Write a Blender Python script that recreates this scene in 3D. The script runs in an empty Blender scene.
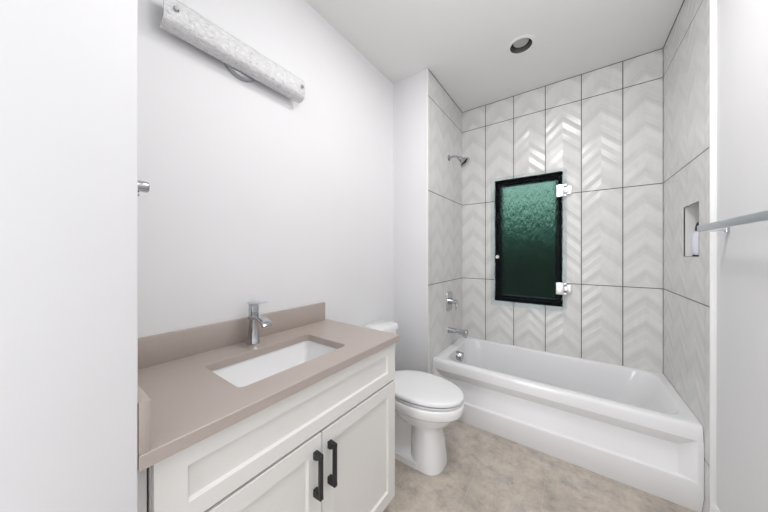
import bpy, bmesh, math, random
from mathutils import Vector, Matrix
from math import sin, cos, pi, radians

S = bpy.context.scene
C = S.collection
random.seed(7)

# ------------------------------------------------------------------ camera
FPX = 261.6
cam = bpy.data.cameras.new('camera')
cam.sensor_fit = 'HORIZONTAL'
cam.sensor_width = 36.0
cam.lens = FPX / 768 * 36.0
cam.shift_y = (253.6 - 256.0) / 768.0
cam.clip_start = 0.01
cam_o = bpy.data.objects.new('camera', cam)
C.objects.link(cam_o)
cam_o.location = (0, 0, 1.313)
cam_o.rotation_euler = (radians(90), 0, 0.6254)
S.camera = cam_o

# ------------------------------------------------------------------ world: dusk behind the window
W = bpy.data.worlds.new('dusk')
S.world = W
W.use_nodes = True
wn = W.node_tree
wn.nodes.clear()
w_out = wn.nodes.new('ShaderNodeOutputWorld')
w_bg = wn.nodes.new('ShaderNodeBackground')
w_ramp = wn.nodes.new('ShaderNodeValToRGB')
w_sep = wn.nodes.new('ShaderNodeSeparateXYZ')
w_tc = wn.nodes.new('ShaderNodeTexCoord')
wn.links.new(w_tc.outputs['Generated'], w_sep.inputs[0])
wn.links.new(w_sep.outputs['Z'], w_ramp.inputs[0])
wn.links.new(w_ramp.outputs[0], w_bg.inputs[0])
wn.links.new(w_bg.outputs[0], w_out.inputs[0])
el = w_ramp.color_ramp.elements
el[0].position = 0.0
el[0].color = (.010, .016, .013, 1)
el[1].position = .26
el[1].color = (.30, .43, .385, 1)
for p, c in ((.03, (.012, .024, .019, 1)), (.085, (.030, .068, .053, 1)), (.125, (.085, .165, .135, 1)), (.155, (.20, .32, .27, 1))):
    e = w_ramp.color_ramp.elements.new(p)
    e.color = c
w_bg.inputs[1].default_value = 1.0

# ------------------------------------------------------------------ lights
def area(name, loc, rot, size, size_y, energy, color=(1, 1, 1), shape='RECTANGLE'):
    l = bpy.data.lights.new(name, 'AREA')
    l.shape = shape
    l.size = size
    if shape in ('RECTANGLE', 'ELLIPSE'):
        l.size_y = size_y
    l.energy = energy
    l.color = color
    o = bpy.data.objects.new(name, l)
    C.objects.link(o)
    o.location = loc
    o.rotation_euler = rot
    return o

gl = bpy.data.lights.new('globe_ceiling_lamp', 'POINT')      # opal globe lamp on the ceiling near the door
gl.energy = 9
gl.shadow_soft_size = .16
gl.color = (1, .985, .97)
gl_o = bpy.data.objects.new('globe_ceiling_lamp', gl)
C.objects.link(gl_o)
gl_o.location = (.08, .66, 2.50)
area('added_disk_fill', (-.20, 1.25, 2.785), (0, 0, 0), .40, .40, 10, (1, .985, .97), 'DISK')  # disk fill added out of frame to lift tub, floor and right wall
area('added_hall_fill', (-.52, -1.40, 1.20), (radians(90), 0, radians(-32)), .9, 2.1, 23, (.97, .985, 1))  # unseen fill panel added behind the camera, turned toward the right wall

# ------------------------------------------------------------------ exposure
S.view_settings.view_transform = 'Standard'
S.view_settings.look = 'None'
S.view_settings.gamma = 1.0
S.view_settings.use_curve_mapping = False
S.view_settings.exposure = 0.38

# ------------------------------------------------------------------ material helpers
class N:
    def __init__(self, name):
        self.m = bpy.data.materials.new(name)
        self.m.use_nodes = True
        self.t = self.m.node_tree
        self.b = self.t.nodes['Principled BSDF']
    def node(self, kind, **kw):
        n = self.t.nodes.new(kind)
        for k, v in kw.items():
            setattr(n, k, v)
        return n
    def link(self, a, b):
        self.t.links.new(a, b)
    def put(self, sock, v):
        if isinstance(v, (int, float)):
            sock.default_value = v
        else:
            self.link(v, sock)
    def math(self, op, a, b=None, c=None):
        n = self.node('ShaderNodeMath', operation=op)
        self.put(n.inputs[0], a)
        if b is not None:
            self.put(n.inputs[1], b)
        if c is not None:
            self.put(n.inputs[2], c)
        return n.outputs[0]
    def obj(self, scale=None):
        tc = self.node('ShaderNodeTexCoord')
        if scale is None:
            return tc.outputs['Object']
        mp = self.node('ShaderNodeMapping')
        mp.inputs['Scale'].default_value = scale
        self.link(tc.outputs['Object'], mp.inputs[0])
        return mp.outputs[0]
    def noise(self, vec, scale, detail=4, rough=.5):
        n = self.node('ShaderNodeTexNoise')
        n.inputs['Scale'].default_value = scale
        n.inputs['Detail'].default_value = detail
        n.inputs['Roughness'].default_value = rough
        self.link(vec, n.inputs['Vector'])
        return n.outputs['Fac']
    def ramp(self, fac, stops, interp='LINEAR'):
        n = self.node('ShaderNodeValToRGB')
        r = n.color_ramp
        r.interpolation = interp
        r.elements[0].position = stops[0][0]
        r.elements[0].color = stops[0][1] + (1,)
        r.elements[1].position = stops[-1][0]
        r.elements[1].color = stops[-1][1] + (1,)
        for p, c in stops[1:-1]:
            e = r.elements.new(p)
            e.color = c + (1,)
        self.link(fac, n.inputs[0])
        return n.outputs[0]
    def mix(self, fac, a, b):
        n = self.node('ShaderNodeMix', data_type='RGBA')
        self.put(n.inputs[0], fac)
        for s, v in ((n.inputs[6], a), (n.inputs[7], b)):
            if isinstance(v, tuple):
                s.default_value = v + (1,)
            else:
                self.link(v, s)
        return n.outputs[2]
    def bump(self, h, strength, dist):
        n = self.node('ShaderNodeBump')
        n.inputs['Strength'].default_value = strength
        n.inputs['Distance'].default_value = dist
        self.link(h, n.inputs['Height'])
        self.link(n.outputs[0], self.b.inputs['Normal'])
    def set(self, **kw):
        for k, v in kw.items():
            s = self.b.inputs[k.replace('_', ' ')]
            if isinstance(v, tuple):
                s.default_value = v + (1,) if len(v) == 3 else v
            else:
                s.default_value = v
        return self

def paint(name, col, rough=.6, grain=.02):
    n = N(name)
    f = n.noise(n.obj(), 3.0, 3)
    k = tuple(c * .985 for c in col)
    n.link(n.ramp(f, [(.3, k), (.7, col)]), n.b.inputs['Base Color'])
    n.bump(n.noise(n.obj(), 260, 2), grain, .002)
    return n.set(Roughness=rough).m

M = {}
M['wall'] = paint('white_wall_paint', (.785, .785, .80), .6)
M['ceiling'] = paint('ceiling_paint', (.86, .86, .855), .8)
M['trim'] = paint('white_trim_paint', (.86, .86, .86), .35, .0)
M['cabinet'] = paint('warm_white_lacquer', (.80, .79, .765), .32, .004)
M['black'] = paint('black_metal', (.012, .012, .013), .38, .01)
M['acrylic'] = N('white_acrylic').set(Base_Color=(.85, .85, .865), Roughness=.14, Coat_Weight=.3, Coat_Roughness=.05).m
M['porcelain'] = N('white_porcelain').set(Base_Color=(.89, .89, .895), Roughness=.08, Coat_Weight=.4, Coat_Roughness=.03).m
M['seat'] = N('white_seat_plastic').set(Base_Color=(.85, .85, .865), Roughness=.2).m
M['chrome'] = N('chrome').set(Base_Color=(.50, .51, .53), Metallic=1.0, Roughness=.08).m
M['hinge'] = N('hinge_chrome').set(Base_Color=(.80, .80, .81), Metallic=1.0, Roughness=.30).m
M['chrome_satin'] = N('satin_chrome').set(Base_Color=(.70, .735, .78), Metallic=1.0, Roughness=.45).m
M['window_frame'] = N('black_window_frame').set(Base_Color=(.006, .0055, .008), Roughness=.4, Specular_IOR_Level=.06).m
M['dark_gap'] = N('dark_gap').set(Base_Color=(.03, .03, .03), Roughness=.8).m
M['grout'] = N('plain_tile').set(Base_Color=(.72, .72, .715), Roughness=.25).m
M['bottle'] = N('lilac_white_plastic').set(Base_Color=(.74, .75, .86), Roughness=.25).m
M['lamp_face'] = N('lamp_lens').set(Base_Color=(.52, .50, .49), Roughness=.4).m
M['baffle'] = N('grey_baffle').set(Base_Color=(.10, .10, .10), Roughness=.45).m

def quartz():
    n = N('taupe_quartz')
    v = n.obj()
    f = n.noise(v, 420, 3, .7)
    g = n.noise(v, 9, 4)
    a = n.ramp(f, [(.34, (.36, .302, .274)), (.5, (.43, .368, .337)), (.68, (.485, .424, .392))])
    b = n.ramp(g, [(.3, (.425, .364, .332)), (.7, (.45, .388, .356))])
    n.link(n.mix(.5, a, b), n.b.inputs['Base Color'])
    return n.set(Roughness=.30).m
M['quartz'] = quartz()

def tile(name, axis, a0, w=.2542, h=.762, z0=.297, gv=(.12, .105, .095), gw=.0030, contrast=1.0, relief=1.0):
    n = N(name)
    sep = n.node('ShaderNodeSeparateXYZ')
    n.link(n.obj(), sep.inputs[0])
    a = sep.outputs[axis]
    z = sep.outputs['Z']
    fa = n.math('FRACT', n.math('DIVIDE', n.math('SUBTRACT', a, a0), w))
    fb = n.math('FRACT', n.math('DIVIDE', n.math('SUBTRACT', z, z0), h))
    da = n.math('MULTIPLY', n.math('MINIMUM', fa, n.math('SUBTRACT', 1.0, fa)), w)
    db = n.math('MULTIPLY', n.math('MINIMUM', fb, n.math('SUBTRACT', 1.0, fb)), h)
    ga = n.math('LESS_THAN', da, gw)
    gb = n.math('LESS_THAN', db, .0029)
    g = n.math('MAXIMUM', ga, gb)
    c = n.math('MULTIPLY', n.math('ABSOLUTE', n.math('SUBTRACT', fa, .5)), w * .95)
    q = n.math('ADD', n.math('MULTIPLY', fb, h), c)          # constant along each chevron
    P = .1905
    qf = n.math('FRACT', n.math('DIVIDE', q, P))
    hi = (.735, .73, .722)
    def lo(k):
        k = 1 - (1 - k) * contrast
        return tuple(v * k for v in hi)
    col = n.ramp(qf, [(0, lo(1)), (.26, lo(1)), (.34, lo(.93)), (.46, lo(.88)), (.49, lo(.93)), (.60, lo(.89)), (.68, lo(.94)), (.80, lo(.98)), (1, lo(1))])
    streak = n.noise(n.obj((6, 6, 1.2)), 6, 4)
    sc = n.ramp(streak, [(.3, (.95, .95, .95)), (.7, (1, 1, 1))])
    mul = n.node('ShaderNodeMix', data_type='RGBA', blend_type='MULTIPLY')
    mul.inputs[0].default_value = 1
    n.link(col, mul.inputs[6])
    n.link(sc, mul.inputs[7])
    body = n.mix(ga, mul.outputs[2], gv)
    n.link(n.mix(gb, body, (.12, .105, .095)), n.b.inputs['Base Color'])
    n.link(n.math('MULTIPLY_ADD', g, .5, .20), n.b.inputs['Roughness'])
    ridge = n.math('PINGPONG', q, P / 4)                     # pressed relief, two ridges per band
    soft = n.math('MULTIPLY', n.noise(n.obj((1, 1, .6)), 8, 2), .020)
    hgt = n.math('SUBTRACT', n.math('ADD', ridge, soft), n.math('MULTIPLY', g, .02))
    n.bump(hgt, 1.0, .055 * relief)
    return n.m
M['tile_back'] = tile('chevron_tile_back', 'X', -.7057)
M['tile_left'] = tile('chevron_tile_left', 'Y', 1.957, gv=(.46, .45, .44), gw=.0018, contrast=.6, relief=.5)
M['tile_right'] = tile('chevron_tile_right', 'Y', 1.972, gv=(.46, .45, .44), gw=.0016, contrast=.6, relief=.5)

def floor_stone():
    n = N('beige_stone_floor')
    v = n.obj()
    sep = n.node('ShaderNodeSeparateXYZ')
    n.link(v, sep.inputs[0])
    big = n.noise(v, 3.4, 7, .62)
    mid = n.noise(v, 13, 8, .7)
    fine = n.noise(v, 60, 6, .7)
    a = n.ramp(big, [(.36, (.25, .225, .205)), (.45, (.45, .39, .335)), (.52, (.63, .555, .475)), (.59, (.46, .43, .405)), (.68, (.62, .555, .48))])
    b = n.ramp(mid, [(.36, (.20, .18, .165)), (.46, (.47, .415, .36)), (.58, (.64, .575, .50)), (.68, (.74, .69, .62))])
    c = n.ramp(fine, [(.3, (.34, .30, .265)), (.7, (.62, .56, .50))])
    base = n.mix(.30, n.mix(.5, a, b), c)
    fx = n.math('FRACT', n.math('DIVIDE', n.math('SUBTRACT', sep.outputs[0], -.13), .342))
    row = n.math('FLOOR', n.math('DIVIDE', n.math('SUBTRACT', sep.outputs[0], -.13), .342))
    fy = n.math('FRACT', n.math('ADD', n.math('DIVIDE', sep.outputs[1], .684), n.math('MULTIPLY', row, .5)))
    dx = n.math('MULTIPLY', n.math('MINIMUM', fx, n.math('SUBTRACT', 1.0, fx)), .342)
    dy = n.math('MULTIPLY', n.math('MINIMUM', fy, n.math('SUBTRACT', 1.0, fy)), .684)
    g = n.math('LESS_THAN', n.math('MINIMUM', dx, dy), .0022)
    n.link(n.mix(n.math('MULTIPLY', g, .45), base, (.56, .53, .50)), n.b.inputs['Base Color'])
    n.bump(mid, .15, .003)
    return n.set(Roughness=.42).m
M['floor'] = floor_stone()

def rain_glass():
    n = N('rain_glass')
    v = n.obj((70, 70, 18))
    h = n.noise(v, 1.0, 3, .6)
    n.bump(h, 1.0, .050)
    return n.set(Base_Color=(.90, .965, .965), Roughness=.02, IOR=1.09, Transmission_Weight=1.0).m
M['rain_glass'] = rain_glass()
M['pane'] = N('clear_pane').set(Base_Color=(.80, .95, .90), Roughness=.0, IOR=1.04, Transmission_Weight=1.0).m

def ice_glass():
    n = N('textured_ice_glass')
    v = n.obj()
    vor = n.node('ShaderNodeTexVoronoi', feature='DISTANCE_TO_EDGE')
    vor.inputs['Scale'].default_value = 60
    n.link(n.obj((1.3, .55, 1.3)), vor.inputs['Vector'])
    nz = n.noise(n.obj((1, .6, 1)), 90, 6, .75)
    h = n.math('ADD', n.math('MINIMUM', vor.outputs['Distance'], .25), n.math('MULTIPLY', nz, .6))
    n.link(n.ramp(nz, [(.34, (.44, .44, .455)), (.42, (.70, .70, .715)), (.56, (.78, .78, .79)), (.66, (.95, .95, .955))]), n.b.inputs['Base Color'])
    n.bump(h, .7, .006)
    return n.set(Roughness=.12, IOR=1.45, Transmission_Weight=.12).m
M['ice_glass'] = ice_glass()

# ------------------------------------------------------------------ mesh helpers
class MB:
    def __init__(self):
        self.bm = bmesh.new()
    def face(self, vs, mi=0):
        f = self.bm.faces.new(vs)
        f.material_index = mi
        return f
    def box(self, x0, x1, y0, y1, z0, z1, bev=0, seg=2):
        b = self.bm
        v = [b.verts.new(p) for p in ((x0, y0, z0), (x1, y0, z0), (x1, y1, z0), (x0, y1, z0), (x0, y0, z1), (x1, y0, z1), (x1, y1, z1), (x0, y1, z1))]
        fs = [b.faces.new([v[i] for i in q]) for q in ((3, 2, 1, 0), (4, 5, 6, 7), (0, 1, 5, 4), (1, 2, 6, 5), (2, 3, 7, 6), (3, 0, 4, 7))]
        if bev:
            es = list({e for f in fs for e in f.edges})
            bmesh.ops.bevel(b, geom=es, offset=bev, segments=seg, profile=.5, affect='EDGES')
        return self
    def loft(self, rings, cap0=True, cap1=True, closed=False, mi=0):
        R = [[self.bm.verts.new(p) for p in r] for r in rings]
        n = len(R[0])
        pairs = list(zip(R, R[1:]))
        if closed:
            pairs.append((R[-1], R[0]))
        for k, (a, b) in enumerate(pairs):
            for i in range(n):
                j = (i + 1) % n
                self.face((a[i], a[j], b[j], b[i]), mi[k] if isinstance(mi, list) else mi)
        if not closed:
            if cap0:
                self.face(list(reversed(R[0])))
            if cap1:
                self.face(R[-1])
        return self
    def tube(self, path, r, n=16, caps=True):
        pts = [Vector(p) for p in path]
        rs = r if isinstance(r, (list, tuple)) else [r] * len(pts)
        rings = []
        ref = None
        for i, p in enumerate(pts):
            t = ((pts[min(i + 1, len(pts) - 1)] - pts[max(i - 1, 0)])).normalized()
            if ref is None:
                ref = Vector((0, 0, 1)) if abs(t.z) < .9 else Vector((1, 0, 0))
            u = (ref - t * ref.dot(t)).normalized()
            ref = u
            w = t.cross(u)
            rings.append([p + (u * cos(2 * pi * k / n) + w * sin(2 * pi * k / n)) * rs[i] for k in range(n)])
        return self.loft(rings, caps, caps)
    def lathe(self, c, axis, prof, n=32, caps=True):
        c = Vector(c)
        t = Vector(axis).normalized()
        ref = Vector((0, 0, 1)) if abs(t.z) < .9 else Vector((1, 0, 0))
        u = (ref - t * ref.dot(t)).normalized()
        w = t.cross(u)
        rings = [[c + t * d + (u * cos(2 * pi * k / n) + w * sin(2 * pi * k / n)) * r for k in range(n)] for r, d in prof]
        return self.loft(rings, caps, caps)

ORG = {}
def build(name, mb, mat, parent=None, origin=None, bev=0, seg=2, smooth=True, ang=35):
    bm = mb.bm
    bmesh.ops.recalc_face_normals(bm, faces=bm.faces)
    if parent is not None:
        o3 = ORG[parent.name]
    elif origin is not None:
        o3 = Vector(origin)
    else:
        xs = [v.co for v in bm.verts]
        mn = Vector((min(v.x for v in xs), min(v.y for v in xs), min(v.z for v in xs)))
        mx = Vector((max(v.x for v in xs), max(v.y for v in xs), max(v.z for v in xs)))
        o3 = Vector(((mn.x + mx.x) / 2, (mn.y + mx.y) / 2, mn.z))
    for v in bm.verts:
        v.co -= o3
    me = bpy.data.meshes.new(name)
    bm.to_mesh(me)
    bm.free()
    for m in (mat if isinstance(mat, (list, tuple)) else [mat]):
        me.materials.append(m)
    if smooth:
        me.shade_smooth()
        me.set_sharp_from_angle(angle=radians(ang))
    o = bpy.data.objects.new(name, me)
    C.objects.link(o)
    ORG[o.name] = o3
    if parent is not None:
        o.parent = parent
    else:
        o.location = o3
    if bev:
        b = o.modifiers.new('bevel', 'BEVEL')
        b.width = bev
        b.segments = seg
        b.limit_method = 'ANGLE'
        b.angle_limit = radians(40)
    return o
def thing(name, label, cat, loc, group=None):
    o = bpy.data.objects.new(name, None)
    o.empty_display_size = .05
    C.objects.link(o)
    o.location = loc
    ORG[o.name] = Vector(loc)
    o['label'] = label
    o['category'] = cat
    if group:
        o['group'] = group
    return o
def struct(name, mb, mat, **kw):
    o = build(name, mb, mat, origin=(0, 0, 0), **kw)
    o['kind'] = 'structure'
    return o
def rrect(x0, x1, y0, y1, r, z, n=6):
    """rounded rectangle ring in a level plane"""
    out = []
    for cx, cy, a0 in ((x1 - r, y1 - r, 0), (x0 + r, y1 - r, 90), (x0 + r, y0 + r, 180), (x1 - r, y0 + r, 270)):
        for k in range(n + 1):
            a = radians(a0 + 90 * k / n)
            out.append(Vector((cx + r * cos(a), cy + r * sin(a), z)))
    return out
def egg(xc, yc, af, ab, b, z, n=40, p=2.0):
    out = []
    for k in range(n):
        t = 2 * pi * k / n
        cx, sy = cos(t), sin(t)
        m = (abs(cx) ** p + abs(sy) ** p) ** (-1 / p)
        out.append(Vector((xc + (af if cx > 0 else ab) * cx * m, yc + b * sy * m, z)))
    return out

# ------------------------------------------------------------------ dimensions
XW, XL, XR, XRW = -1.270, -.941, .528, .546
YB, YN, YS = 2.706, 1.901, .138
ZC = 2.794
XJ = -.7135
YE = -1.65          # far end of the hall behind the camera

# ------------------------------------------------------------------ setting
struct('floor', MB().box(XW - .1, .75, YE - .1, YB + .1, -.08, 0), M['floor'])

# ceiling with the round hole of the recessed light
LX, LY, LR = -.300, 2.083, .070
mb = MB()
nseg = 32
def square_ring(x0, x1, y0, y1, z, n):
    out = []
    for k in range(n):
        a = 2 * pi * k / n
        c_, s_ = cos(a), sin(a)
        m = 1 / max(abs(c_), abs(s_))
        out.append(Vector((LX + c_ * m * .12, LY + s_ * m * .12, z)))
    return out
circ = lambda r, z: [Vector((LX + r * cos(2 * pi * k / nseg), LY + r * sin(2 * pi * k / nseg), z)) for k in range(nseg)]
mb.loft([circ(LR, ZC + .10), circ(LR, ZC), square_ring(0, 0, 0, 0, ZC, nseg)], False, False)
x0, x1, y0, y1 = XW - .1, .75, YE - .1, YB + .1
e = .12
for q in ((x0, LX - e, y0, y1), (LX + e, x1, y0, y1), (LX - e, LX + e, y0, LY - e), (LX - e, LX + e, LY + e, y1)):
    mb.box(q[0], q[1], q[2], q[3], ZC, ZC + .10)
mb.box(LX - e, LX + e, LY - e, LY + e, ZC + .10, ZC + .12)
struct('ceiling', mb, M['ceiling'], smooth=False)

struct('wall_left', MB().box(XW - .1, XW, YS, YN, 0, ZC), M['wall'])
struct('wall_nook', MB().box(XW - .1, XL - .012, YN, YB + .1, 0, ZC), M['wall'])
struct('wall_entry', MB().box(XW - .1, XJ, -.16, YS, 0, ZC, .004), M['wall'])
struct('wall_hall_left', MB().box(XW - .1, XW, YE, -.16, 0, ZC), M['wall'])
struct('wall_hall_end', MB().box(XW - .1, .75, YE - .1, YE, 0, ZC), M['wall'])
# right wall: plain paint up to the built-out tile, which stands 3 cm proud
NY0, NY1, NZ0, NZ1 = 2.048, 2.273, 1.297, 1.583
YT = 1.908
struct('wall_right', MB().box(XRW, .75, YE, YT + .012, 0, ZC), M['wall'])
mb = MB()
def yz_ring(x, ya, yb, za, zb):
    return [Vector((x, ya, za)), Vector((x, yb, za)), Vector((x, yb, zb)), Vector((x, ya, zb))]
mb.loft([yz_ring(.75, YT + .012, YB, 0, ZC), yz_ring(XR, YT + .012, YB, 0, ZC), yz_ring(XR, NY0, NY1, NZ0, NZ1), yz_ring(XR + .10, NY0, NY1, NZ0, NZ1)], True, False, mi=[0, 0, 1])
mb.bm.verts.ensure_lookup_table()
last = mb.bm.verts[-4:]
mb.face(list(reversed(last)), 1)
struct('wall_alcove_right', mb, [M['tile_right'], M['grout']], smooth=False)
# white edge profile where the tiling ends
struct('trim_1', MB().box(XR - .001, XRW + .006, YT, YT + .012, 0, ZC, .002), M['trim'])
struct('wall_alcove_left', MB().box(XL - .012, XL, YN, YB, 0, ZC), M['tile_left'])
struct('trim_2', MB().box(XL - .012, XL + .002, YN - .003, YN + .006, 0, ZC, .001), M['trim'])

# back wall with the window opening
WX0, WX1, WZ0, WZ1 = -.617, -.072, .857, 2.018
mb = MB()
def xz_ring(y, xa, xb, za, zb):
    return [Vector((xa, y, za)), Vector((xb, y, za)), Vector((xb, y, zb)), Vector((xa, y, zb))]
rs = [xz_ring(YB + .12, XW, .75, 0, ZC), xz_ring(YB, XW, .75, 0, ZC), xz_ring(YB, WX0, WX1, WZ0, WZ1), xz_ring(YB + .12, WX0, WX1, WZ0, WZ1)]
mb.loft(rs, closed=True, mi=[0, 0, 1, 0])
struct('wall_back', mb, [M['tile_back'], M['window_frame']], smooth=False)

# dark grout joints where the tiled planes and the ceiling meet
mb = MB()
mb.box(XL, XR, YB - .003, YB, ZC - .004, ZC)
mb.box(XL, XL + .003, YN, YB, ZC - .004, ZC)
mb.box(XR - .003, XR, YT + .012, YB, ZC - .004, ZC)
struct('trim_3', mb, N('dark_caulk').set(Base_Color=(.16, .145, .135), Roughness=.8).m)
mb = MB()
mb.box(XR - .003, XR, YB - .003, YB, .45, ZC)
struct('trim_4', mb, N('corner_caulk').set(Base_Color=(.24, .22, .21), Roughness=.8).m)

# thin joint around the niche
mb = MB()
g_ = .0022
mb.loft([yz_ring(XR - .0012, NY0 - g_, NY1 + g_, NZ0 - g_, NZ1 + g_), yz_ring(XR - .0012, NY0, NY1, NZ0, NZ1), yz_ring(XR + .004, NY0, NY1, NZ0, NZ1), yz_ring(XR + .004, NY0 - g_, NY1 + g_, NZ0 - g_, NZ1 + g_)], closed=True)
struct('trim_5', mb, N('niche_caulk').set(Base_Color=(.30, .285, .27), Roughness=.8).m, smooth=False)

# baseboard on the right wall
mb = MB()
mb.loft([[Vector((x, y, z)) for x, z in ((XRW, 0), (XRW - .014, 0), (XRW - .014, .105), (XRW - .009, .122), (XRW - .004, .134), (XRW, .134))] for y in (YE, YT)])
struct('baseboard_right', mb, M['trim'], smooth=False)

# window behind the glass door: black frame, sash and pane
mb = MB()
F0, F1 = YB + .035, YB + .105
rs = []
for y, m in ((F1, 0), (F0, 0), (F0, .030), (F0 + .02, .034), (F0 + .02, .052), (F1, .052)):
    rs.append(xz_ring(y, WX0 + m, WX1 - m, WZ0 + m, WZ1 - m))
mb.loft(rs, closed=True)
w1 = struct('window_1', mb, M['window_frame'], smooth=False)
mb = MB()
mb.box(WX0 + .045, WX1 - .045, F0 + .035, F0 + .041, WZ0 + .045, WZ1 - .045)
build('pane', mb, M['pane'], w1)

# ------------------------------------------------------------------ glass door over the window
t = thing('glass_door', 'rain glass door with chrome hinges covering the dark window above the bathtub', 'glass door', (-.357, 2.672, .822))
GX0, GX1, GZ0, GZ1 = -.645, -.043, .823, 2.034
mb = MB().box(GX0, GX1, 2.668, 2.676, GZ0, GZ1, .0012)
build('glass_panel', mb, M['rain_glass'], t)
for zc in (1.845, 1.018):
    mb = MB()
    mb.box(-.117, -.062, 2.657, 2.668, zc - .05, zc + .05, .0015)
    mb.box(-.062, -.042, 2.657, 2.668, zc - .05, zc - .032, .0015)
    mb.box(-.062, -.042, 2.657, 2.668, zc + .032, zc + .05, .0015)
    mb.box(-.117, -.046, 2.676, 2.684, zc - .05, zc + .05, .0015)
    mb.box(-.060, -.030, 2.660, 2.690, zc - .020, zc + .020, .0015)
    h = build('hinge', mb, M['hinge'], t)
    h['label'] = 'chrome hinge plate clamped on the glass edge'
    mb = MB()
    mb.box(-.040, -.008, 2.676, 2.7055, zc - .034, zc + .034, .0015)
    mb.lathe((-.020, 2.676, zc + .016), (0, -1, 0), [(.006, 0), (.006, .002), (.003, .003)], 12)
    mb.lathe((-.020, 2.676, zc - .016), (0, -1, 0), [(.006, 0), (.006, .002), (.003, .003)], 12)
    build('wall_bracket', mb, M['hinge'], h)
mb = MB().lathe((-.583, 2.668, 1.282), (0, -1, 0), [(.007, 0), (.007, .012), (.015, .014), (.017, .020), (.015, .028), (.008, .031)], 24)
build('knob', mb, N('pale_knob').set(Base_Color=(.78, .75, .72), Roughness=.25).m, t)

# ------------------------------------------------------------------ recessed ceiling light
t = thing('recessed_downlight', 'round recessed ceiling light, switched off, above the bathtub', 'ceiling light', (LX, LY, ZC))
mb = MB().lathe((LX, LY, ZC), (0, 0, 1), [(.071, 0), (.071, -.003), (.085, -.005), (.094, -.002), (.094, 0)], 40, False)
build('trim_ring', mb, M['ceiling'], t)
mb = MB().lathe((LX, LY, ZC), (0, 0, 1), [(.0695, -.002), (.066, .015), (.060, .060), (.0, .060)], 40, False)
build('baffle', mb, M['baffle'], t)
mb = MB().lathe((LX, LY, ZC + .020), (0, 0, 1), [(.047, .038), (.050, .006), (.046, .001), (.030, -.002), (.001, -.003)], 40)
build('lamp_face', mb, M['lamp_face'], t)

# ------------------------------------------------------------------ bathtub
TY = 1.981
ZT = .452
t = thing('bathtub', 'white alcove bathtub with recessed apron panel against the tiled walls', 'bathtub', (-.206, 2.343, 0))
mb = MB()
bx0, bx1, by0, by1 = XL + .001, XR - .001, TY, YB - .001
ix0, ix1, iy0, iy1 = bx0 + .075, bx1 - .050, by0 + .062, by1 - .035
rings = [rrect(bx0, bx1, by0, by1, .004, .374, 8),
         rrect(bx0, bx1, by0, by1, .006, .425, 8),
         rrect(bx0, bx1, by0 + .003, by1, .008, .440, 8),
         rrect(bx0, bx1, by0 + .009, by1, .010, .449, 8),
         rrect(bx0 + .003, bx1 - .003, by0 + .018, by1 - .003, .012, ZT, 8),
         rrect(ix0 - .018, ix1 + .018, iy0 - .018, iy1 + .014, .10, ZT, 8),
         rrect(ix0 - .008, ix1 + .008, iy0 - .008, iy1 + .007, .11, ZT - .003, 8),
         rrect(ix0, ix1, iy0, iy1, .12, ZT - .012, 8),
         rrect(ix0 + .010, ix1 - .035, iy0 + .012, iy1 - .012, .13, ZT - .10, 8),
         rrect(ix0 + .022, ix1 - .10, iy0 + .028, iy1 - .028, .14, ZT - .23, 8),
         rrect(ix0 + .035, ix1 - .16, iy0 + .045, iy1 - .045, .15, ZT - .31, 8),
         rrect(ix0 + .060, ix1 - .20, iy0 + .075, iy1 - .075, .14, ZT - .345, 8),
         rrect(ix0 + .110, ix1 - .26, iy0 + .125, iy1 - .125, .10, ZT - .355, 8)]
mb.loft(rings, False, True)
# apron: picture-frame recess, toe band, closed sides
def xzq(y, xa, xb, za, zb):
    return [Vector((xa, y, za)), Vector((xb, y, za)), Vector((xb, y, zb)), Vector((xa, y, zb))]
mb.loft([xzq(TY, bx0, bx1, .095, .374), xzq(TY, bx0 + .022, bx1 - .020, .164, .374), [Vector((-.868, TY + .018, .172)), Vector((.446, TY + .018, .172)), Vector((.446, TY + .045, .309)), Vector((-.868, TY + .045, .309))]], False, False)
iv = [mb.bm.verts.new(p) for p in [Vector((-.868, TY + .018, .172)), Vector((.446, TY + .018, .172)), Vector((.446, TY + .045, .309)), Vector((-.868, TY + .045, .309))]]
mb.face(iv)
a = [mb.bm.verts.new(p) for p in ((bx0, TY, .095), (bx1, TY, .095), (bx1, TY + .030, .0), (bx0, TY + .030, 0))]
mb.face(a)
bmesh.ops.remove_doubles(mb.bm, verts=mb.bm.verts, dist=.0005)
o = build('tub_shell', mb, M['acrylic'], t, ang=28, bev=.004, seg=3)
mb = MB()
mb.lathe((-.862, 2.34, .380), (1, 0, -.10), [(.041, -.01), (.041, .046), (.037, .052), (.014, .053), (.013, .051), (.001, .051)], 28)
build('overflow_cover', mb, M['chrome'], t)

# ------------------------------------------------------------------ shower and tub fittings on the left tiled wall
FY = 2.34
t = thing('showerhead', 'chrome shower head on a short bent arm high on the tiled wall', 'shower head', (XL, FY, 2.205))
build('wall_flange', MB().lathe((XL, FY, 2.208), (1, 0, 0), [(.030, 0), (.030, .003), (.022, .010), (.012, .014)], 24), M['chrome'], t)
build('arm', MB().tube([(XL + .005, FY, 2.208), (XL + .045, FY, 2.212), (XL + .080, FY, 2.203), (XL + .105, FY, 2.180)], .0105, 14), M['chrome'], t)
hd = Vector((.72, 0, -.70))
mb = MB().lathe((XL + .100, FY, 2.186), hd, [(.015, -.004), (.020, .004), (.020, .018), (.016, .022), (.026, .034), (.048, .068), (.050, .078), (.044, .081), (.001, .082)], 28)
build('head', mb, M['chrome'], t)

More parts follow.
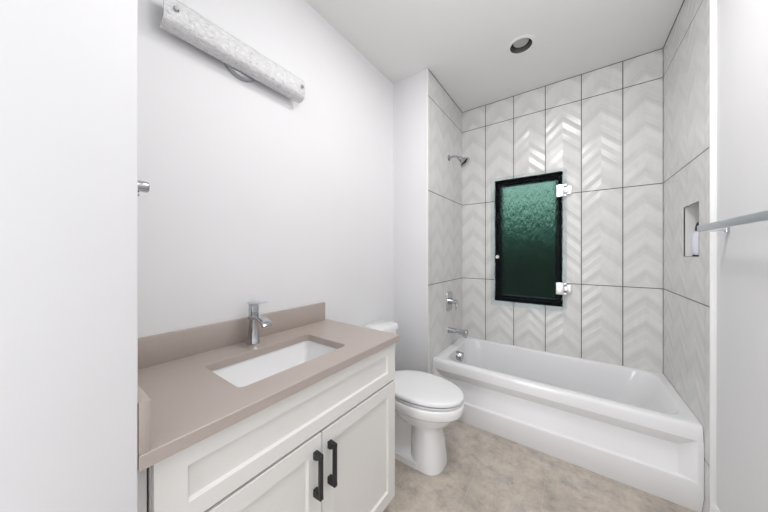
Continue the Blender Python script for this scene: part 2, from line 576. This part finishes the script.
t = thing('shower_valve', 'chrome shower valve plate with lever handle above the tub spout', 'valve', (XL, FY, .87))
mb = MB()
mb.loft([[Vector((XL + d, FY + y * k, .868 + z * k)) for z, y in [(p.x, p.y) for p in rrect(-.088, .088, -.062, .062, .022, 0, 5)]] for d, k in ((0, 1), (.006, 1), (.010, .97))])
build('plate', mb, M['chrome'], t)
hb = build('handle', MB().lathe((XL + .008, FY, .868), (1, 0, 0), [(.028, 0), (.028, .022), (.020, .026), (.020, .070), (.017, .074)], 24), M['chrome'], t)
build('lever', MB().box(XL + .064, XL + .078, FY - .011, FY + .011, .795, .868, .004), M['chrome'], hb)

t = thing('tub_spout', 'chrome tub spout projecting from the tiles over the bathtub end', 'spout', (XL, FY, .60))
mb = MB().lathe((XL, FY, .598), (1, 0, 0), [(.030, 0), (.030, .006), (.024, .009), (.024, .150), (.022, .156)], 28)
build('spout_body', mb, M['chrome'], t)
build('spout_lip', MB().box(XL + .142, XL + .174, FY - .025, FY + .025, .560, .624, .006), M['chrome'], t)

# ------------------------------------------------------------------ bottle in the niche
t = thing('shampoo_bottle', 'lilac-white bottle with black cap standing in the tiled wall niche', 'bottle', (.583, 2.232, NZ0))
mb = MB()
rings = []
for z, a, b in ((.008, .026, .020), (.02, .031, .023), (.06, .037, .026), (.10, .036, .025), (.13, .029, .021), (.145, .018, .016)):
    rings.append([Vector((.583 + a * cos(2 * pi * k / 24), 2.232 + b * sin(2 * pi * k / 24), NZ0 + z)) for k in range(24)])
mb.loft(rings)
build('bottle_body', mb, M['bottle'], t)
build('cap', MB().lathe((.583, 2.232, NZ0 + .145), (0, 0, 1), [(.023, 0), (.022, .02), (.016, .045), (.010, .05)], 20), M['black'], t)
build('base_ring', MB().lathe((.583, 2.232, NZ0), (0, 0, 1), [(.032, 0), (.032, .006), (.028, .009)], 20), M['dark_gap'], t)

# ------------------------------------------------------------------ towel bar on the right wall
t = thing('towel_bar', 'flat chrome towel bar on the right wall beside the tiled niche', 'towel bar', (XRW, 1.50, 1.41))
build('bar', MB().box(.459, .469, 1.195, 1.806, 1.411, 1.440, .002), M['chrome_satin'], t)
for y in (1.788, 1.213):
    build('bracket', MB().box(.466, XRW - .008, y - .008, y + .012, 1.411, 1.428, .002), M['chrome_satin'], t)
    build('wall_plate', MB().box(XRW - .010, XRW, y - .010, y + .014, 1.404, 1.430, .002), M['chrome'], t)

# ------------------------------------------------------------------ robe hook on the side wall by the door
t = thing('robe_hook', 'small chrome peg hook peeking past the white wall edge', 'hook', (-1.13, YS, 1.53))
build('wall_plate', MB().lathe((-1.13, YS, 1.530), (0, 1, 0), [(.024, 0), (.024, .005), (.020, .008)], 24), M['chrome'], t)
build('peg', MB().lathe((-1.13, YS + .005, 1.530), (0, 1, 0), [(.011, 0), (.011, .05), (.018, .055), (.018, .096), (.016, .100)], 24), M['chrome'], t)
build('lower_peg', MB().tube([(-1.13, YS + .005, 1.514), (-1.13, YS + .04, 1.503), (-1.13, YS + .082, 1.505)], .008, 12), M['chrome'], t)

# ------------------------------------------------------------------ vanity
XF = -.730          # face of the doors and drawer front
VY0, VY1 = .164, 1.108
CT, CB = .901, .870
t = thing('vanity_cabinet', 'white shaker vanity cabinet with two doors under the taupe countertop', 'cabinet', (-1.0, .63, 0))
mb = MB()
mb.box(XW + .002, XF - .022, VY0, VY1, .085, .70)
mb.box(XF - .042, XF - .022, VY0, VY1, .70, CB - .001)
mb.box(XW + .002, XF - .042, VY1 - .018, VY1, .70, CB - .001)
mb.box(XW + .002, XF - .042, VY0, VY0 + .018, .70, CB - .001)
build('carcass', mb, M['cabinet'], t, smooth=False)
build('toe_kick', MB().box(XW + .002, XF - .085, VY0, VY1, 0, .085), M['cabinet'], t)
build('filler_strip', MB().box(XF - .040, XF - .026, YS + .002, VY0 - .004, 0, CB - .001), M['cabinet'], t)
def shaker(ya, yb, za, zb, ry, rz):
    mb = MB()
    r = lambda x, m, mz, k=0: [Vector((x, ya + m, za + mz)), Vector((x, yb - m, za + mz)), Vector((x, yb - m, zb - mz)), Vector((x, ya + m, zb - mz))]
    mb.loft([r(XF - .020, 0, 0), r(XF, 0, 0), r(XF, ry, rz), r(XF - .010, ry + .0035, rz + .0035)], True, True)
    return mb
build('drawer_front', shaker(VY0 + .002, VY1 - .002, .682, .864, .062, .048), M['cabinet'], t, bev=.0016, smooth=False)
for ya, yb, hy in ((VY0 + .002, .6295, .600), (.6335, VY1 - .002, .665)):
    d = build('door', shaker(ya, yb, .088, .672, .058, .058), M['cabinet'], t, bev=.0016, smooth=False)
    mb = MB()
    z0, z1 = .474, .619
    mb.box(XF + .023, XF + .036, hy - .0066, hy + .0066, z0 + .004, z1 - .004, .0015)
    for zz, s_ in ((z0, 1), (z1, -1)):
        mb.loft([[Vector((XF + x, hy + dy * k, zz + s_ * dz * 1.0)) for dy, dz in ((-1, -.004), (1, -.004), (1, w_), (-1, w_))] for x, k, w_ in ((0, .0085, .020), (.012, .0085, .020), (.028, .0070, .012), (.036, .0066, .008))])
    h = build('handle', mb, M['black'], d, smooth=False)
    h['label'] = 'black bar pull'

# ------------------------------------------------------------------ countertop with backsplash
t = thing('countertop', 'taupe quartz countertop with backsplash on the white vanity', 'countertop', (-1.0, .63, CB))
HX0, HX1, HY0, HY1 = -1.102, -.826, .390, .857
o0 = lambda z, m=0: rrect(XW + .001 + m, -.713 - m, YS + .001 + m, 1.125 - m, .0025, z, 6)
hole = lambda z, m=0: rrect(HX0 - m, HX1 + m, HY0 - m, HY1 + m, .022, z, 6)
mb = MB()
mb.loft([o0(CT - .0015), o0(CT, .0015), hole(CT, .001), hole(CT - .001), hole(CB), o0(CB)], closed=True)
build('slab', mb, M['quartz'], t, ang=30)
build('backsplash', MB().box(XW + .001, XW + .021, YS + .001, 1.106, CT, 1.009, .0012), M['quartz'], t)
build('side_splash', MB().box(XW + .021, -.7145, YS + .001, .158, CT, 1.009, .0012), M['quartz'], t)

# ------------------------------------------------------------------ sink
t = thing('sink', 'white rectangular undermount basin set into the taupe countertop', 'sink', (-.964, .62, .74))
mb = MB()
sr = lambda z, m, r=.03, mx=0: rrect(HX0 - m, HX1 + m, HY0 - m - mx, HY1 + m + mx, r, z, 8)
mb.loft([sr(CB - .012, .022), sr(CB - .0005, .022), sr(CB - .0005, .004), sr(CB - .03, .003), sr(CB - .09, -.006, .04, -.01), sr(CB - .112, -.016, .05, -.03), sr(CB - .124, -.040, .05, -.06), sr(CB - .128, -.075, .04, -.10), sr(CB - .137, -.075, .04, -.10), sr(CB - .130, -.02, .05, -.02), sr(CB - .09, .008, .04)], closed=True)
iv = [mb.bm.verts.new(p) for p in sr(CB - .128, -.075, .04, -.10)]
mb.face(iv)
build('basin', mb, M['porcelain'], t, ang=50)
mb = MB().lathe((-.975, .62, CB - .128), (0, 0, 1), [(.024, 0), (.024, .003), (.018, .005), (.016, .002), (.001, .002)], 24)
build('drain', mb, M['chrome'], t)

# ------------------------------------------------------------------ faucet
FX, FYy = -1.192, .625
t = thing('faucet', 'chrome single-lever waterfall faucet standing behind the basin', 'faucet', (FX, FYy, CT))
mb = MB()
mb.loft([rrect(FX - a, FX + a, FYy - a, FYy + a, r, CT + z, 6) for z, a, r in ((0, .0275, .026), (.012, .0265, .025), (.014, .0245, .020), (.060, .0195, .015), (.100, .0165, .010), (.122, .0175, .010), (.128, .017, .009))])
build('body', mb, M['chrome'], t, ang=40)
mb = MB()
prof = [(-.017, .128, .016), (.020, .132, .016), (.062, .132, .014), (.088, .127, .013), (.108, .117, .013), (.116, .106, .013)]
rings = []
for i, (dx, dz, th) in enumerate(prof):
    p0 = prof[max(i - 1, 0)]
    p1 = prof[min(i + 1, len(prof) - 1)]
    tx, tz = p1[0] - p0[0], p1[1] - p0[1]
    l = math.hypot(tx, tz)
    nx, nz = -tz / l, tx / l
    w = .019 + .004 * i / 5
    rings.append([Vector((FX + dx + nx * k * th, FYy + y * w, CT + dz - .010 + nz * k * th)) for y, k in ((-1, -.5), (1, -.5), (1, .42), (.82, .5), (-.82, .5), (-1, .42))])
mb.loft(rings)
build('spout', mb, M['chrome'], t, ang=40, bev=.0015)
mb = MB()
mb.loft([rrect(FX - a, FX + a, FYy - a, FYy + a, .008, CT + z, 5) for z, a in ((.126, .0165), (.132, .0175), (.172, .0175), (.178, .0165))])
lv = build('lever', mb, M['chrome'], t, ang=40)
mb = MB()
mb.loft([[Vector((FX + dx, FYy + y * w, CT + z + k * th)) for y, k in ((-1, 0), (1, 0), (1, .8), (.85, 1), (-.85, 1), (-1, .8))] for dx, z, w, th in ((-.020, .178, .0175, .012), (.020, .182, .019, .012), (.070, .189, .020, .008), (.092, .193, .018, .005))])
build('lever_plate', mb, M['chrome_satin'], lv, ang=40)

# ------------------------------------------------------------------ toilet
TX, TYc = XW, 1.52
t = thing('toilet', 'white toilet with closed lid between the vanity and the bathtub', 'toilet', (TX + .4, TYc, 0))
mb = MB()
E = lambda z, front, back, b, p=2.0, xc=.45: egg(TX + xc, TYc, front - xc, xc - back, b, z + (.012 if z > .25 else 0), 48, p)
mb.loft([E(.0, .632, .43, .116, 2.6, .53), E(.012, .633, .43, .117, 2.6, .53), E(.05, .628, .42, .113, 2.6, .53), E(.14, .616, .42, .102, 2.6, .53), E(.225, .600, .42, .094, 2.5, .53),
         E(.238, .604, .40, .098, 2.3, .50), E(.251, .640, .33, .122, 2.1), E(.285, .680, .29, .148, 2.1), E(.318, .705, .25, .163, 2.05), E(.337, .726, .23, .174), E(.341, .737, .222, .183), E(.345, .739, .220, .185), E(.394, .745, .215, .190), E(.399, .741, .218, .186)], True, True)
# rear trapway body and foot
mb.loft([[Vector((TX + x, TYc + y * w, z)) for x, y in ((.07, -1), (.50, -1), (.55, 0), (.50, 1), (.07, 1), (.06, 0))] for z, w in ((0, .120), (.035, .117), (.050, .085), (.10, .055), (.24, .050), (.31, .085), (.37, .15), (.40, .155))], True, True)
mb.loft([rrect(TX + .02, TX + .34, TYc - .165, TYc + .165, .05, z, 6) for z in (.355, .370, .408, .413)], True, True)
build('bowl', mb, M['porcelain'], t, ang=55)
mb = MB()
mb.loft([E(z, f, b_, w, 2.05) for z, f, b_, w in ((.4075, .722, .230, .167), (.4085, .738, .222, .183), (.4175, .739, .222, .184), (.4185, .722, .23, .168))])
mb.loft([rrect(TX + .205, TX + .30, TYc - .09, TYc + .09, .01, z, 4) for z in (.398, .442)])
build('seat', mb, M['seat'], t, ang=40)
mb = MB()
def lid(z, g):
    r = E(z, .744 - g, .205 + g, .188 - g, 2.05)
    return [Vector((max(v.x, TX + .222 + g * .5), v.y, v.z)) for v in r]
mb.loft([lid(.426, .016), lid(.4265, .001), lid(.441, 0), lid(.4465, .004), lid(.450, .014), lid(.4525, .04), lid(.454, .10)])
build('lid', mb, M['seat'], t, ang=50)
mb = MB()
mb.loft([rrect(TX + .012, TX + .012 + d, TYc - w, TYc + w, .03, z, 6) for z, d, w in ((.414, .150, .155), (.44, .158, .160), (.743, .172, .167))])
build('tank', mb, M['porcelain'], t, ang=50)
mb = MB()
mb.loft([rrect(TX + .006 + g, TX + .192 - g, TYc - .178 + g, TYc + .178 - g, .03, z, 6) for z, g in ((.741, .004), (.744, 0), (.770, 0), (.779, .004), (.783, .012))])
build('tank_lid', mb, M['porcelain'], t, ang=50)
build('flush_lever', MB().box(TX + .184, TX + .200, TYc - .165, TYc - .095, .665, .68, .004).lathe((TX + .173, TYc - .155, .672), (1, 0, 0), [(.014, 0), (.014, .01), (.010, .014)], 16), M['chrome'], t)

# ------------------------------------------------------------------ wall light above the vanity
LY0, LY1, LZ0, LZ1 = .298, .906, 2.153, 2.264
t = thing('wall_light', 'long textured glass bar light on the white wall above the vanity', 'wall light', (XW, .602, 2.13))
mb = MB()
def sec(y, inset=0):
    out = []
    # outer skin, bottom lip to top lip, then back along the inner skin
    pts = [(.030, LZ0 - .002), (.056, LZ0 - .001), (.077, LZ0 + .007), (.083, LZ0 + .022), (.085, (LZ0 + LZ1) / 2), (.083, LZ1 - .022), (.077, LZ1 - .007), (.056, LZ1 + .001), (.030, LZ1 + .002)]
    inn = [(x - .008 if x > .04 else x, z + (.008 if z < (LZ0 + LZ1) / 2 - .01 else (-.008 if z > (LZ0 + LZ1) / 2 + .01 else 0))) for x, z in reversed(pts)]
    return [Vector((XW + x, y, z)) for x, z in pts + inn]
ys = [LY0 + (LY1 - LY0) * k / 24 for k in range(25)]
mb.loft([sec(y) for y in ys])
build('glass_shade', mb, M['ice_glass'], t, ang=60)
mb = MB().lathe((XW, .602, 2.216), (1, 0, 0), [(.086, 0), (.086, .014), (.081, .022), (.070, .026), (.001, .027)], 48)
build('canopy', mb, N('brushed_chrome').set(Base_Color=(.36, .365, .38), Metallic=1.0, Roughness=.32).m, t)
build('lamp_holder', MB().box(XW + .020, XW + .046, LY0 + .05, LY1 - .05, 2.178, 2.218, .006), M['trim'], t)
for y in (.333, .884):
    mb = MB().lathe((XW + .012, y, 2.212), (1, 0, 0), [(.004, 0), (.004, .072), (.009, .073), (.009, .080), (.006, .083)], 18)
    build('screw', mb, M['chrome'], t)
